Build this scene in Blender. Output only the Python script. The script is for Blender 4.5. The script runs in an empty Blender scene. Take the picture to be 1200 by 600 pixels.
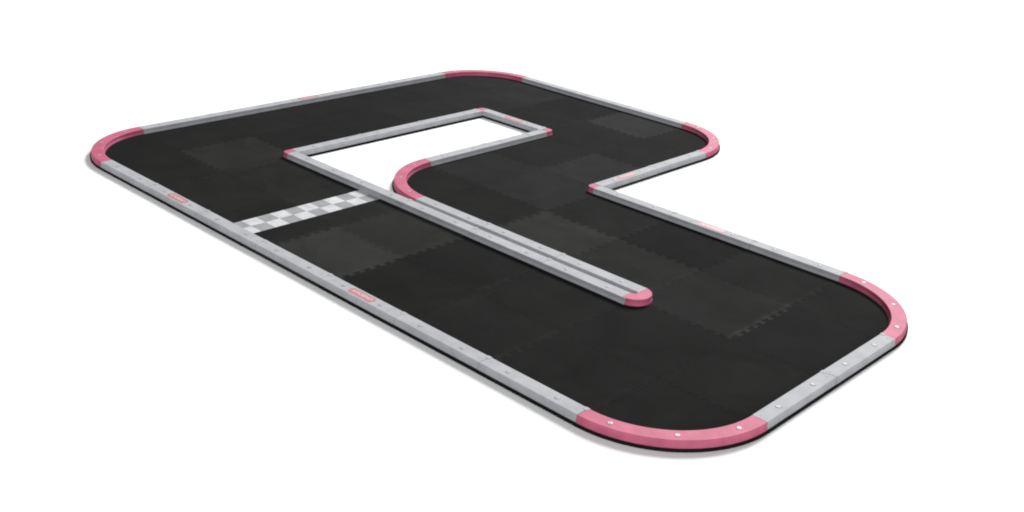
import bpy, bmesh, math, random
from mathutils import Vector, Matrix
random.seed(7)
T = 0.30                 # one mat of the track, metres
G = 0.0282 * T           # rail stands this far in from the mat edge
W = 0.1349 * T           # rail width
MT = 0.0068              # mat thickness
RH = 0.0185              # rail height above the mat
ZT = MT + RH
scene = bpy.context.scene
col = scene.collection

# ------------------------------------------------------------------ materials
def new_mat(name):
    m = bpy.data.materials.new(name); m.use_nodes = True
    nt = m.node_tree; b = nt.nodes['Principled BSDF']
    return m, nt, b

def N(nt, kind, **kw):
    n = nt.nodes.new(kind)
    for k, v in kw.items(): setattr(n, k, v)
    return n

def mottled(name, c0, c1, scale=30, rough=.6, spec=.3, bump=.0, bscale=900, fine=.06):
    m, nt, b = new_mat(name)
    geo = N(nt, 'ShaderNodeNewGeometry')
    n1 = N(nt, 'ShaderNodeTexNoise'); n1.inputs['Scale'].default_value = scale; n1.inputs['Detail'].default_value = 5
    n1.inputs['Roughness'].default_value = .6
    nt.links.new(geo.outputs['Position'], n1.inputs['Vector'])
    r = N(nt, 'ShaderNodeValToRGB')
    r.color_ramp.elements[0].position = .36; r.color_ramp.elements[1].position = .64
    r.color_ramp.elements[0].color = (*c0, 1); r.color_ramp.elements[1].color = (*c1, 1)
    nt.links.new(n1.outputs['Fac'], r.inputs['Fac'])
    n2 = N(nt, 'ShaderNodeTexNoise'); n2.inputs['Scale'].default_value = bscale; n2.inputs['Detail'].default_value = 3
    nt.links.new(geo.outputs['Position'], n2.inputs['Vector'])
    mr = N(nt, 'ShaderNodeMapRange'); mr.inputs[3].default_value = 1 - fine; mr.inputs[4].default_value = 1 + fine
    mr.inputs[1].default_value = .3; mr.inputs[2].default_value = .7
    nt.links.new(n2.outputs['Fac'], mr.inputs[0])
    mx = N(nt, 'ShaderNodeMix', data_type='RGBA', blend_type='MULTIPLY'); mx.inputs[0].default_value = 1
    nt.links.new(r.outputs['Color'], mx.inputs[6]); nt.links.new(mr.outputs[0], mx.inputs[7])
    nt.links.new(mx.outputs[2], b.inputs['Base Color'])
    b.inputs['Roughness'].default_value = rough
    b.inputs['Specular IOR Level'].default_value = spec
    if bump:
        bp = N(nt, 'ShaderNodeBump'); bp.inputs['Strength'].default_value = bump; bp.inputs['Distance'].default_value = .001
        nt.links.new(n2.outputs['Fac'], bp.inputs['Height']); nt.links.new(bp.outputs[0], b.inputs['Normal'])
    return m

M_RAIL = mottled('light_grey_plastic', (.340, .350, .370), (.400, .41, .427), 22, .68, .18, .15, 700, .03)
M_PINK = mottled('pink_plastic', (.43, .095, .165), (.53, .125, .208), 22, .62, .2, .15, 700, .03)
M_PEG_W = mottled('white_peg', (.44, .33, .37), (.50, .39, .43), 60, .4, .4)
M_PEG_G = mottled('grey_peg', (.345, .352, .365), (.385, .39, .40), 60, .5, .3)
M_GROOVE = mottled('groove_grey', (.27, .275, .285), (.31, .315, .33), 60, .7, .2)
M_GROOVE_P = mottled('groove_pink', (.34, .12, .17), (.38, .14, .19), 60, .7, .2)
M_BADGE = mottled('badge_red', (.43, .15, .175), (.47, .18, .20), 60, .5, .3)
M_LETTER = mottled('badge_white', (.58, .46, .48), (.64, .52, .54), 60, .5, .3)
M_CHK_W = mottled('check_white', (.47, .485, .50), (.61, .62, .635), 26, .5, .3)
M_CHK_G = mottled('check_grey', (.25, .257, .265), (.315, .322, .33), 26, .5, .3)
M_GROUND = mottled('white_paper', (.93, .93, .93), (.95, .95, .95), 3, .9, .1, 0, 300, .004)

def foam_material():
    m, nt, b = new_mat('black_foam')
    geo = N(nt, 'ShaderNodeNewGeometry'); oi = N(nt, 'ShaderNodeObjectInfo')
    # large dusty smears + fine pores, tinted by each mat's own colour
    n1 = N(nt, 'ShaderNodeTexNoise'); n1.inputs['Scale'].default_value = 7; n1.inputs['Detail'].default_value = 8; n1.inputs['Roughness'].default_value = .62
    n1.inputs['Distortion'].default_value = .6
    nt.links.new(geo.outputs['Position'], n1.inputs['Vector'])
    m1 = N(nt, 'ShaderNodeMapRange'); m1.inputs[1].default_value = .35; m1.inputs[2].default_value = .68
    m1.inputs[3].default_value = .85; m1.inputs[4].default_value = 1.2
    nt.links.new(n1.outputs['Fac'], m1.inputs[0])
    n2 = N(nt, 'ShaderNodeTexNoise'); n2.inputs['Scale'].default_value = 420; n2.inputs['Detail'].default_value = 3
    nt.links.new(geo.outputs['Position'], n2.inputs['Vector'])
    m2 = N(nt, 'ShaderNodeMapRange'); m2.inputs[1].default_value = .3; m2.inputs[2].default_value = .7
    m2.inputs[3].default_value = .80; m2.inputs[4].default_value = 1.2
    nt.links.new(n2.outputs['Fac'], m2.inputs[0])
    mu = N(nt, 'ShaderNodeMath', operation='MULTIPLY'); nt.links.new(m1.outputs[0], mu.inputs[0]); nt.links.new(m2.outputs[0], mu.inputs[1])
    mx = N(nt, 'ShaderNodeMix', data_type='RGBA', blend_type='MULTIPLY'); mx.inputs[0].default_value = 1
    nt.links.new(oi.outputs['Color'], mx.inputs[6]); nt.links.new(mu.outputs[0], mx.inputs[7])
    # dusty margin along one side of a mat, broken up by noise; strength from the mat's own alpha
    tc = N(nt, 'ShaderNodeTexCoord'); sx = N(nt, 'ShaderNodeSeparateXYZ'); nt.links.new(tc.outputs['Generated'], sx.inputs[0])
    e = N(nt, 'ShaderNodeMapRange', interpolation_type='SMOOTHSTEP'); e.inputs[1].default_value = .89; e.inputs[2].default_value = .95
    nt.links.new(sx.outputs[0], e.inputs[0])
    n3 = N(nt, 'ShaderNodeTexNoise'); n3.inputs['Scale'].default_value = 28; n3.inputs['Detail'].default_value = 4
    nt.links.new(geo.outputs['Position'], n3.inputs['Vector'])
    m3 = N(nt, 'ShaderNodeMapRange'); m3.inputs[1].default_value = .38; m3.inputs[2].default_value = .66
    nt.links.new(n3.outputs['Fac'], m3.inputs[0])
    k1 = N(nt, 'ShaderNodeMath', operation='MULTIPLY'); nt.links.new(e.outputs[0], k1.inputs[0]); nt.links.new(m3.outputs[0], k1.inputs[1])
    k2 = N(nt, 'ShaderNodeMath', operation='MULTIPLY'); nt.links.new(k1.outputs[0], k2.inputs[0]); nt.links.new(oi.outputs['Alpha'], k2.inputs[1])
    dust = N(nt, 'ShaderNodeMix', data_type='RGBA'); dust.inputs[7].default_value = (.055, .055, .053, 1)
    nt.links.new(k2.outputs[0], dust.inputs[0]); nt.links.new(mx.outputs[2], dust.inputs[6])
    nt.links.new(dust.outputs[2], b.inputs['Base Color'])
    b.inputs['Roughness'].default_value = .9; b.inputs['Specular IOR Level'].default_value = .04
    v = N(nt, 'ShaderNodeTexVoronoi'); v.inputs['Scale'].default_value = 520
    nt.links.new(geo.outputs['Position'], v.inputs['Vector'])
    bp = N(nt, 'ShaderNodeBump'); bp.inputs['Strength'].default_value = .35; bp.inputs['Distance'].default_value = .0008
    nt.links.new(v.outputs['Distance'], bp.inputs['Height']); nt.links.new(bp.outputs[0], b.inputs['Normal'])
    return m
M_FOAM = foam_material()

# ------------------------------------------------------------------ helpers
def link_mesh(name, bm, mats, parent=None, smooth=False):
    bmesh.ops.recalc_face_normals(bm, faces=bm.faces)
    me = bpy.data.meshes.new(name); bm.to_mesh(me); bm.free()
    for m in (mats if isinstance(mats, (list, tuple)) else [mats]): me.materials.append(m)
    if smooth:
        for p in me.polygons: p.use_smooth = True
    o = bpy.data.objects.new(name, me); col.objects.link(o)
    if parent: o.parent = parent
    return o

def empty(name, loc, rz=0):
    o = bpy.data.objects.new(name, None); col.objects.link(o)
    o.empty_display_size = .02; o.location = loc; o.rotation_euler = (0, 0, rz)
    return o

def tag(o, label=None, cat=None, group=None, kind=None):
    if label: o['label'] = label
    if cat: o['category'] = cat
    if group: o['group'] = group
    if kind: o['kind'] = kind
    return o

def copy_tree(o, parent=None):
    c = o.copy(); col.objects.link(c)
    if parent: c.parent = parent
    for ch in list(o.children): copy_tree(ch, c)
    return c

HW = W / 2
PROFILE = [(-HW - .0022, 0), (-HW - .0022, .0022), (-HW + .0003, .0088), (-HW, .0098), (-HW, RH - .0016), (-HW + .0005, RH - .0006),
           (-HW + .0016, RH), (0, RH + .0001), (HW - .0016, RH), (HW - .0005, RH - .0006), (HW, RH - .0016), (HW, .0098),
           (HW - .0003, .0088), (HW + .0022, .0022), (HW + .0022, 0)]

def sweep(path, nrm):
    """closed solid of the rail profile along path (x,y) with unit side vectors nrm"""
    bm = bmesh.new(); rings = []
    for (x, y), (nx, ny) in zip(path, nrm):
        rings.append([bm.verts.new((x + nx * o, y + ny * o, z)) for o, z in PROFILE])
    k = len(PROFILE)
    for a, b in zip(rings, rings[1:]):
        for i in range(k):
            bm.faces.new((a[i], a[(i + 1) % k], b[(i + 1) % k], b[i]))
    bm.faces.new(rings[0]); bm.faces.new(rings[-1])
    return bm

def disc(bm, x, y, r, z0, z1, seg=20):
    a = [bm.verts.new((x + r * math.cos(2 * math.pi * i / seg), y + r * math.sin(2 * math.pi * i / seg), z1)) for i in range(seg)]
    b = [bm.verts.new((v.co.x, v.co.y, z0)) for v in a]
    bm.faces.new(a)
    for i in range(seg): bm.faces.new((a[i], b[i], b[(i + 1) % seg], a[(i + 1) % seg]))

def make_peg(x, y, white, parent, rot=0):
    """round fixing peg: groove ring in the rail top, domed head and a driver slot"""
    bm = bmesh.new(); disc(bm, 0, 0, .0072, -.002, .00025)
    p = link_mesh('peg', bm, M_GROOVE_P if white else M_GROOVE, parent)
    p.location = (x, y, RH + .0001); p.rotation_euler = (0, 0, rot)
    bm = bmesh.new()
    prev = None; seg = 20
    for r, z in ((.0062, .0002), (.0058, .0009), (.0044, .00125)):
        ring = [bm.verts.new((r * math.cos(2 * math.pi * i / seg), r * math.sin(2 * math.pi * i / seg), z)) for i in range(seg)]
        if prev:
            for i in range(seg): bm.faces.new((prev[i], prev[(i + 1) % seg], ring[(i + 1) % seg], ring[i]))
        prev = ring
    bm.faces.new(prev)
    link_mesh('peg_head', bm, M_PEG_W if white else M_PEG_G, p)
    bm = bmesh.new(); bmesh.ops.create_cube(bm, size=1)
    bmesh.ops.scale(bm, vec=(.0072, .0013, .0006), verts=bm.verts); bmesh.ops.translate(bm, vec=(0, 0, .0012), verts=bm.verts)
    link_mesh('slot', bm, M_GROOVE_P if white else M_GROOVE, p)
    return p

# ------------------------------------------------------------------ mats
CUT = {(2, 2), (2, 3), (2, 4)} | {(i, j) for i in range(5, 9) for j in range(4, 7)}
CELLS = [(i, j) for i in range(9) for j in range(7) if (i, j) not in CUT]
CELLSET = set(CELLS)
# corner mats cut to a quarter round: cell -> (centre, corner of cell that is cut away)
ROUND = {(0, 0): ((1, 1), (0, 0)), (0, 6): ((1, 6), (0, 7)), (4, 6): ((4, 6), (5, 7)), (8, 3): ((8, 3), (9, 4)),
         (8, 0): ((8, 1), (9, 0)), (3, 2): ((4, 3), (3, 2))}

def quad(c):
    i, j = c
    return [(i, j), (i + 1, j), (i + 1, j + 1), (i, j + 1)]

TRIM = .009      # the free edges are trimmed a little
def joined(c, d):
    """do two neighbouring cells interlock along their common edge"""
    if c not in CELLSET or d not in CELLSET: return False
    a = set(quad(c)) & set(quad(d))
    return not any(k in ROUND and ROUND[k][1] in a for k in (c, d))

def teeth():
    pts = [(0, 0), (.035, 0)]
    n = 15; s0, s1 = .05, .95; h = (s1 - s0) / n; d = .021; e = .006
    sgn = 1
    pts += [(s0 + e * -1, sgn * d)]
    for k in range(1, n):
        s = s0 + k * h
        pts += [(s + e, sgn * d), (s - e, -sgn * d)]
        sgn = -sgn
    pts += [(s1 + e, sgn * d), (.965, 0), (1, 0)]
    return pts
TEETH = teeth()

def edge_path(a, b, ok):
    """canonical path between two lattice points (a < b), teeth when the edge is shared"""
    if not ok: return [a, b]
    dx, dy = b[0] - a[0], b[1] - a[1]
    return [(a[0] + dx * s - dy * t, a[1] + dy * s + dx * t) for s, t in TEETH]

def cell_polygon(i, j):
    cor = [(i, j), (i + 1, j), (i + 1, j + 1), (i, j + 1)]
    nb = [(i, j - 1), (i + 1, j), (i, j + 1), (i - 1, j)]
    ok4 = [joined((i, j), q) for q in nb]      # bottom, right, top, left
    def shift(p):
        x, y = p
        if p[0] == i and not ok4[3]: x += TRIM
        if p[0] == i + 1 and not ok4[1]: x -= TRIM
        if p[1] == j and not ok4[0]: y += TRIM
        if p[1] == j + 1 and not ok4[2]: y -= TRIM
        return (x, y)
    poly = []
    rnd = ROUND.get((i, j))
    for k in range(4):
        a, b = cor[k], cor[(k + 1) % 4]
        if rnd and rnd[1] in (a, b):
            if rnd[1] == b:   # replace this edge and the next by an arc from a
                c = rnd[0]
                d = cor[(k + 2) % 4]
                a0 = math.atan2(a[1] - c[1], a[0] - c[0]); a1 = math.atan2(d[1] - c[1], d[0] - c[0])
                while a1 < a0: a1 += 2 * math.pi
                if a1 - a0 > math.pi: a1 -= 2 * math.pi
                n = 28; RIGHT_OPEN = False
                poly += [(c[0] + (1 - TRIM) * math.cos(a0 + (a1 - a0) * q / n), c[1] + (1 - TRIM) * math.sin(a0 + (a1 - a0) * q / n)) for q in range(n + (not RIGHT_OPEN))]
            continue
        ok = joined((i, j), nb[k])
        if a < b: p = edge_path(a, b, ok)
        else: p = edge_path(b, a, ok)[::-1]
        p = [shift(p[0])] + list(p[1:-1])
        poly += p
    return poly

def inset(poly, d):
    n = len(poly); out = []
    for k in range(n):
        p0, p1, p2 = Vector(poly[k - 1]), Vector(poly[k]), Vector(poly[(k + 1) % n])
        e1 = (p1 - p0).normalized(); e2 = (p2 - p1).normalized()
        n1 = Vector((-e1.y, e1.x)); n2 = Vector((-e2.y, e2.x))
        m = n1 + n2
        den = max(.35, 1 + n1.dot(n2))
        out.append(tuple(p1 + m / den * d))
    return out

# colour of each mat (base reflectance): the photo shows odd paler ones among the near-black
BASE = (.0165, .0165, .0160)
SHADE = {(4, 0): (.040, .0395, .0365), (4, 1): (.030, .030, .0280), (5, 2): (.036, .036, .0335), (6, 2): (.0255, .0255, .0245),
         (7, 2): (.0240, .024, .0235), (4, 4): (.0300, .0300, .0305), (4, 3): (.0265, .0265, .0265), (3, 3): (.0225, .0225, .0225),
         (3, 6): (.034, .034, .0365), (1, 1): (.0275, .0278, .0262), (6, 3): (.0125, .0125, .0125), (5, 3): (.0185, .0185, .0180),
         (0, 6): (.0215, .0225, .0225), (1, 6): (.024, .024, .026), (2, 6): (.0145, .0145, .0155), (1, 5): (.021, .021, .021), (2, 5): (.0165, .0165, .018),
         (0, 5): (.018, .0185, .0185), (1, 3): (.015, .015, .0155), (1, 2): (.015, .015, .015), (1, 4): (.0195, .0195, .0195), (0, 4): (.017, .0170, .0172),
         (2, 1): (.0215, .0215, .0205), (3, 1): (.0225, .0225, .0215), (3, 0): (.0175, .0175, .0170), (2, 0): (.0195, .0195, .0180), (1, 0): (.0175, .0175, .016),
         (5, 0): (.0150, .0150, .0140), (5, 1): (.0152, .0152, .0148), (7, 3): (.019, .019, .0185), (8, 2): (.0160, .016, .016), (7, 1): (.0162, .0162, .0158),
         (4, 5): (.0165, .0165, .0168), (4, 2): (.0165, .0165, .0158), (3, 5): (.017, .017, .0175), (3, 4): (.0180, .0180, .0178)}
ORD = ['first', 'second', 'third', 'fourth', 'fifth', 'sixth', 'seventh', 'eighth', 'ninth']
ROWN = ['in the row along the long front edge', 'in the second row from the front edge', 'in the third row from the front edge',
        'in the middle row of the track', 'in the third row from the far edge', 'in the second row from the far edge',
        'in the short row along the far edge']
def mat_label(i, j):
    special = {(0, 0): 'black foam mat with rounded corner inside the pink curve at the far left end',
               (0, 6): 'black foam mat with rounded corner inside the topmost far pink curve',
               (4, 6): 'black foam mat with rounded corner inside the pink curve at upper right',
               (8, 3): 'black foam mat with rounded corner inside the pink curve at far right',
               (8, 0): 'black foam mat with rounded corner inside the big pink curve nearest the viewer',
               (3, 2): 'black foam mat with rounded corner inside the pink curve by the white gap',
               (4, 0): 'palest grey foam mat against the long front rail, right of the checkered strip',
               (3, 6): 'pale grey foam mat against the far rail, next to upper right pink curve',
               (6, 3): 'darkest foam mat, against the right rail with the red badge',
               (5, 2): 'pale grey foam mat beside the middle of the double rail',
               (1, 1): 'pale grey foam mat alone among black ones near the left end'}
    if (i, j) in special: return special[(i, j)]
    row = [c for c in range(9) if (c, j) in CELLSET]
    tone = 'dark grey' if SHADE.get((i, j), BASE)[0] > .0225 else 'black'
    return '%s foam mat, %s from the left %s' % (tone, ORD[row.index(i)], ROWN[j])

for (i, j) in CELLS:
    poly = [(x * T, y * T) for x, y in cell_polygon(i, j)]
    poly = [p for k, p in enumerate(poly) if (Vector(p) - Vector(poly[k - 1])).length > 1e-5]
    p0 = inset(poly, .0001); p1 = inset(poly, .0003)
    cx, cy = (i + .5) * T, (j + .5) * T
    bm = bmesh.new()
    lo = [bm.verts.new((x - cx, y - cy, 0)) for x, y in p0]
    mi = [bm.verts.new((x - cx, y - cy, MT - .0006)) for x, y in p0]
    hi = [bm.verts.new((x - cx, y - cy, MT)) for x, y in p1]
    n = len(lo)
    for k in range(n):
        q = (k + 1) % n
        bm.faces.new((lo[k], lo[q], mi[q], mi[k])); bm.faces.new((mi[k], mi[q], hi[q], hi[k]))
    bm.faces.new(hi); bm.faces.new(lo[::-1])
    o = link_mesh('floor_mat', bm, M_FOAM)
    o.location = (cx, cy, random.uniform(0, .00025) + .0002)
    s = SHADE.get((i, j))
    if s is None:
        f = random.uniform(.97, 1.05); s = tuple(c * f for c in BASE)
    o.color = (*[(c * .6 + sum(s) / 3 * .4) * .65 for c in s], .5 if (i, j) == (7, 2) else random.choice((0, 0, .06, .12)))
    tag(o, mat_label(i, j), 'foam mat', 'interlocking foam floor mats of the track')

# ------------------------------------------------------------------ rails
CUTX = .007
def make_rail():
    root = empty('track_rail', (0, 0, 0))
    L = T - .0013
    path = [(-L / 2, 0), (-L / 2 + .002, 0), (0, 0), (L / 2 - .002, 0), (L / 2, 0)]
    link_mesh('rail_body', sweep(path, [(0, 1)] * 5), M_RAIL, root)
    for s in (-1, 1): make_peg(s * T / 4, 0, False, root, random.uniform(0, 3))
    # lap tab that reaches over the next piece, and two small moulded pin holes by the joint
    bm = bmesh.new(); bmesh.ops.create_cube(bm, size=1)
    bmesh.ops.scale(bm, vec=(.0125, .0120, .0012), verts=bm.verts)
    t = link_mesh('joint_tab', bm, M_RAIL, root); t.location = (T / 2 - .0018, HW - .0062, RH + .0001)
    for q, (hx, hy) in enumerate(((T / 2 - .016, -.004), (-T / 2 + .013, .005))):
        bm = bmesh.new(); disc(bm, 0, 0, .0021, -.001, .0002, 12)
        h = link_mesh('pin_hole', bm, M_GROOVE, root); h.location = (hx, hy, RH + .0001)
    return root

def text_mesh(s, size, shear=.25):
    cu = bpy.data.curves.new('lettering', 'FONT'); cu.body = s; cu.size = size; cu.shear = shear
    cu.align_x = 'CENTER'; cu.align_y = 'CENTER'; cu.extrude = .0001; cu.offset = size * .03; cu.space_character = 1.05
    t = bpy.data.objects.new('tmp', cu); col.objects.link(t)
    dg = bpy.context.evaluated_depsgraph_get()
    me = bpy.data.meshes.new_from_object(t.evaluated_get(dg))
    bpy.data.objects.remove(t); bpy.data.curves.remove(cu)
    me.materials.clear(); me.materials.append(M_LETTER)
    return me
LETTERS = text_mesh('KYOSHO', .0165)

def add_badge(root, flip):
    a, b, c = .050, .0125, .007
    hexa = lambda a, b, c: [(-a, 0), (-a + c, -b), (a - c, -b), (a, 0), (a - c, b), (-a + c, b)]
    def plate(poly, z0, z1, m, name, parent):
        bm = bmesh.new(); hi = [bm.verts.new((x, y, z1)) for x, y in poly]; lo = [bm.verts.new((x, y, z0)) for x, y in poly]
        bm.faces.new(hi)
        for k in range(len(poly)): bm.faces.new((hi[k], lo[k], lo[(k + 1) % len(poly)], hi[(k + 1) % len(poly)]))
        return link_mesh(name, bm, m, parent)
    p = plate(hexa(a, b, c), -.001, .0004, M_BADGE, 'badge', root)
    p.location = (0, 0, RH + .0001); p.rotation_euler = (0, 0, math.pi if flip else 0)
    t = bpy.data.objects.new('lettering', LETTERS); col.objects.link(t); t.parent = p
    w = max(v.co.x for v in LETTERS.vertices) - min(v.co.x for v in LETTERS.vertices)
    t.scale = (.078 / w, 1.0, 1); t.location = (0, 0, .0005)

proto = make_rail(); first = [True]
def rail(x, y, ang, label, badge=None, ext=(0, 0)):
    if first[0]: o = proto; first[0] = False
    else: o = copy_tree(proto)
    jx = random.uniform(-.0008, .0008)
    ca, sa = math.cos(ang), math.sin(ang)
    o.location = (x - sa * jx, y + ca * jx, MT + .0006 + random.uniform(0, .0004))
    o.rotation_euler = (0, 0, ang + random.uniform(-.0018, .0018))
    if ext != (0, 0):      # rails that run into a corner piece are a little longer
        body = [c for c in o.children if c.name.startswith('rail_body')][0]
        body.scale.x = 1 + (ext[0] + ext[1]) / T; body.location.x = (ext[1] - ext[0]) / 2
    tag(o, label, 'rail', 'straight grey rails walling the track')
    JOBS.append((o, badge))
JOBS = []
C = G + W / 2
H = math.pi / 2
def lab(seg, k, n, start):
    return 'grey rail %s, %s from the %s' % (seg, ORD[k], start)
for k in range(7):
    l = lab('on the long front edge', k, 7, 'left pink curve')
    if k == 1: l = 'grey rail with red badge on the long front edge, left of the checkered strip'
    if k == 4: l = 'grey rail with red badge on the long front edge, right of the checkered strip'
    rail((1.5 + k) * T, C, 0, l, (False,) if k in (1, 4) else None)
for k in range(5):
    l = lab('on the far left edge', k, 5, 'left pink curve')
    if k == 2: l = 'grey rail with red badge in the middle of the far left edge'
    rail(C, (1.5 + k) * T, H, l, (False,) if k == 2 else None)
for k in range(3):
    rail((1.5 + k) * T, 7 * T - C, 0, lab('on the far right edge', k, 3, 'topmost pink curve'))
for k in range(2):
    rail(5 * T - C, (4.5 + k) * T, H, ext=(G, 0) if k == 0 else (0, 0), label='grey rail with red badge between inner pink corner and notch on the right' if k == 0 else
         'plain grey rail joining the upper right pink curve along the notch', badge=(False,) if k == 0 else None)
for k in range(3):
    l = lab('on the right edge above the rightmost pink curve', k, 3, 'notch corner')
    if k == 1: l = 'grey rail with red badge, middle one between notch corner and rightmost pink curve'
    rail((5.5 + k) * T, 4 * T - C, 0, l, (False,) if k == 1 else None, (G + CUTX, 0) if k == 0 else (0, 0))
for k in range(2):
    rail(9 * T - C, (1.5 + k) * T, H, 'grey rail at lower right, touching the %s pink curve' % ('nearest, lowest' if k == 0 else 'rightmost'))
for k in range(5):
    rail((2.5 + k) * T, 2 * T - C, 0, lab('along the front of the inner island and double rail', k, 5, 'left'), None, (G + CUTX, 0) if k == 0 else (0, 0))
for k in range(3):
    rail(2 * T - C, (2.5 + k) * T, H, lab('on the far side of the white gap', k, 3, 'left corner'), None, (G if k == 0 else 0, G if k == 2 else 0))
rail(2.5 * T, 5 * T + C, 0, 'grey rail with red badge on the short upper end of the white gap', (False,), (G + CUTX, G + CUTX))
for k in range(2):
    rail(3 * T + C, (3.5 + k) * T, H, 'grey rail on the near side of the white gap, touching %s' % ('the pink curve' if k == 0 else 'the small pink corner'), None, (0, G if k == 1 else 0))
for k in range(3):
    rail((4.5 + k) * T, 2 * T + C, 0, lab('on the rear side of the double rail', k, 3, 'pink curve'))
for o, b in JOBS:
    if 'double rail, fifth' in o['label'] or ('double rail, third' in o['label'] and 'rear' in o['label']):
        for c in list(o.children):
            if c.name.startswith('joint_tab'): bpy.data.objects.remove(c)
    if b: add_badge(o, b[0])

# the quarter-round pink curves
def make_curve():
    root = empty('curved_rail', (0, 0, 0)); R = T - G - W / 2
    n = 40; e = .0005 / R
    ang = [e + (math.pi / 2 - 2 * e) * q / n for q in range(n + 1)]
    bm = sweep([(R * math.cos(a), R * math.sin(a)) for a in ang], [(math.cos(a), math.sin(a)) for a in ang])
    o = link_mesh('rail_body', bm, M_PINK, root)
    for dg in (14.5, 45, 75.5):
        a = math.radians(dg); make_peg(R * math.cos(a), R * math.sin(a), True, root, a + .6)
    return root
cproto = make_curve(); cf = True
for (cx, cy, rot, l) in [(1, 1, 180, 'pink curved rail at the far left end of the track'),
                         (1, 6, 90, 'pink curved rail at the top of the track, farthest away'),
                         (4, 6, 0, 'pink curved rail at the upper right, above the notch'),
                         (8, 3, 0, 'pink curved rail at the far right end of the track'),
                         (8, 1, 270, 'large pink curved rail lowest and nearest the viewer'),
                         (4, 3, 180, 'pink curved rail bending beside the white gap in the middle')]:
    o = cproto if cf else copy_tree(cproto); cf = False
    o.location = (cx * T, cy * T, MT + .0006); o.rotation_euler = (0, 0, math.radians(rot))
    tag(o, l, 'curved rail', 'pink quarter-round rails')

# hairpin end cap joining the two middle rails
R = G + W / 2; n = 30
ang = [-H + math.pi * q / n for q in range(n + 1)]
root = empty('hairpin_rail', (6.955 * T + .045 * T, 2 * T, MT + .0008))
off = -.045 * T
path = [(off + .0006, -R)] + [(R * math.cos(a) + off + .004, R * math.sin(a)) for a in ang] + [(off + .0006, R)]
nr = [(0, -1)] + [(math.cos(a), math.sin(a)) for a in ang] + [(0, 1)]
link_mesh('rail_body', sweep(path, nr), M_PINK, root)
tag(root, 'pink U-shaped rail end closing the tip of the double rail', 'rail end')

# shorten the two rails that meet the hairpin is done by geometry below; small square corner pieces
def make_corner(ox, oy):
    """square corner block, rounded on its outer (ox, oy) side; the x rail laps 7 mm over its seat"""
    root = empty('corner_piece', (0, 0, 0))
    r = .020; a = W / 2 - .0003; cut = CUTX
    poly = []
    for q in range(11):
        t = math.pi + H * q / 10
        poly.append((-a + r + r * math.cos(t), -a + r + r * math.sin(t)))
    poly += [(a - cut, -a), (a - cut, a), (-a, a)]
    poly = [(x * -ox, y * -oy) for x, y in poly]
    if ox * oy < 0: poly = poly[::-1]
    bm = bmesh.new(); rings = []
    for d, z in ((-.0022, 0), (-.0022, .0022), (.0003, .0088), (.0, RH - .0016), (.0005, RH - .0006), (.0016, RH)):
        rings.append([bm.verts.new((x, y, z)) for x, y in inset(poly, d)])
    for A, B in zip(rings, rings[1:]):
        for k in range(len(A)): bm.faces.new((A[k], A[(k + 1) % len(A)], B[(k + 1) % len(A)], B[k]))
    bm.faces.new(rings[-1]); bm.faces.new(rings[0][::-1])
    link_mesh('corner_body', bm, M_PINK, root)
    return root
for (x, y, ox, oy, l) in [(2 * T - C, 2 * T - C, -1, -1, 'small pink corner piece at the left tip of the white gap'),
                       (2 * T - C, 5 * T + C, -1, 1, 'small pink corner piece at the far top of the white gap'),
                       (3 * T + C, 5 * T + C, 1, 1, 'small pink corner piece at the right tip of the white gap'),
                       (5 * T - C, 4 * T - C, -1, -1, 'small pink corner piece at the notch on the right')]:
    o = make_corner(ox, oy)
    o.location = (x, y, MT + .0006)
    tag(o, l, 'corner piece', 'small pink corner pieces')

# ------------------------------------------------------------------ checkered finish strip
bm = bmesh.new(); S = T / 6; x0 = 3.30 * T; w2 = .172 * T; y0 = T / 6
cxx, cyy = x0 + w2, T
vs = {}
for a in range(3):
    for b in range(11):
        vs[a, b] = bm.verts.new((x0 + a * w2 - cxx, y0 + b * S - cyy, .0005))
for a in range(2):
    for b in range(10):
        f = bm.faces.new((vs[a, b], vs[a + 1, b], vs[a + 1, b + 1], vs[a, b + 1])); f.material_index = (a + b + 1) % 2
ring = [(0, b) for b in range(11)] + [(1, 10), (2, 10)] + [(2, b) for b in range(9, -1, -1)] + [(1, 0)]
low = {k: bm.verts.new((vs[k].co.x, vs[k].co.y, 0)) for k in ring}
for k in range(len(ring)):
    p, q = ring[k], ring[(k + 1) % len(ring)]
    bm.faces.new((vs[p], vs[q], low[q], low[p]))
o = link_mesh('finish_line', bm, [M_CHK_W, M_CHK_G]); o.location = (cxx, cyy, MT + .0006)
tag(o, 'white and grey checkered start and finish strip across the left lane', 'finish line')

# ------------------------------------------------------------------ ground
bm = bmesh.new(); bmesh.ops.create_grid(bm, x_segments=8, y_segments=8, size=20)
g = link_mesh('ground', bm, M_GROUND); g.location = (1.3, 1, 0); tag(g, kind='structure')

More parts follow.
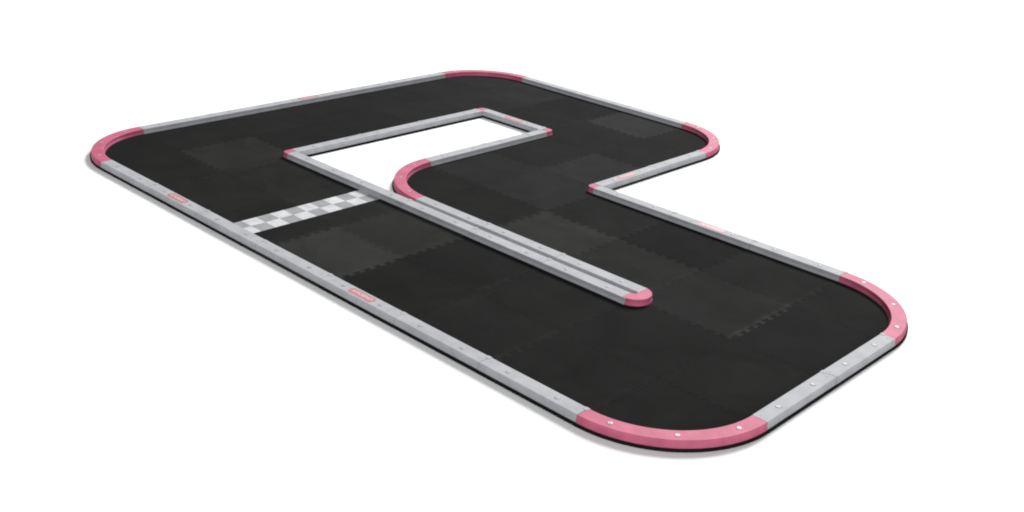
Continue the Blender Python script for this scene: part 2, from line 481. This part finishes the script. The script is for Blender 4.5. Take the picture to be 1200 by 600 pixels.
# ------------------------------------------------------------------ camera (solved from the photograph)
f, yaw, pitch, roll, pcx, pcy, hc, X0, Y0 = 1280.596, 2.315485, .4030057, .0607072, 599.99, 298.83, 4.06474, -12.16139, 5.266316
cp, sp = math.cos(pitch), math.sin(pitch)
fw = Vector((math.cos(yaw) * cp, math.sin(yaw) * cp, -sp)); r = Vector((math.sin(yaw), -math.cos(yaw), 0)); u = r.cross(fw)
r2 = math.cos(roll) * r + math.sin(roll) * u; u2 = -math.sin(roll) * r + math.cos(roll) * u
cam = bpy.data.objects.new('camera', bpy.data.cameras.new('camera')); col.objects.link(cam)
m = Matrix((r2, u2, -fw)).transposed().to_4x4(); m.translation = Vector((-X0 * T, -Y0 * T, hc * T + ZT + .0006))
cam.matrix_world = m
cam.data.sensor_width = 36; cam.data.lens = f / 1200 * 36
cam.data.shift_x = 0; cam.data.shift_y = (pcy - 300) / 1200
cam.data.clip_end = 100; cam.data.clip_start = .05
scene.camera = cam

# ------------------------------------------------------------------ light: white studio surround and one big soft box behind the track, plus an added fill in front
world = bpy.data.worlds.new('World'); scene.world = world; world.use_nodes = True
world.node_tree.nodes['Background'].inputs[0].default_value = (.97, .985, 1, 1)
world.node_tree.nodes['Background'].inputs[1].default_value = .27
ld = bpy.data.lights.new('softbox', 'AREA'); ld.shape = 'DISK'; ld.size = 10.0; ld.energy = 14200; ld.color = (1, .99, .975)
lo = bpy.data.objects.new('softbox', ld); col.objects.link(lo)
d = Vector((-.34, .92, .74)).normalized()
lo.location = Vector((1.35, 1.0, 0)) + d * 30
lo.rotation_euler = d.to_track_quat('Z', 'Y').to_euler()

fl = bpy.data.lights.new('added_fill', 'AREA'); fl.shape = 'DISK'; fl.size = 8.0; fl.energy = 2300  # added, unseen fill that lifts the rail sides turned to the camera
fo = bpy.data.objects.new('added_fill', fl); col.objects.link(fo)
df = Vector((.72, -.62, .42)).normalized()
fo.location = Vector((1.35, 1.0, 0)) + df * 22
fo.rotation_euler = df.to_track_quat('Z', 'Y').to_euler()

scene.render.engine = 'CYCLES'
scene.cycles.filter_width = 2.0
scene.view_settings.view_transform = 'Standard'; scene.view_settings.look = 'None'
scene.view_settings.exposure = 0; scene.view_settings.gamma = 1
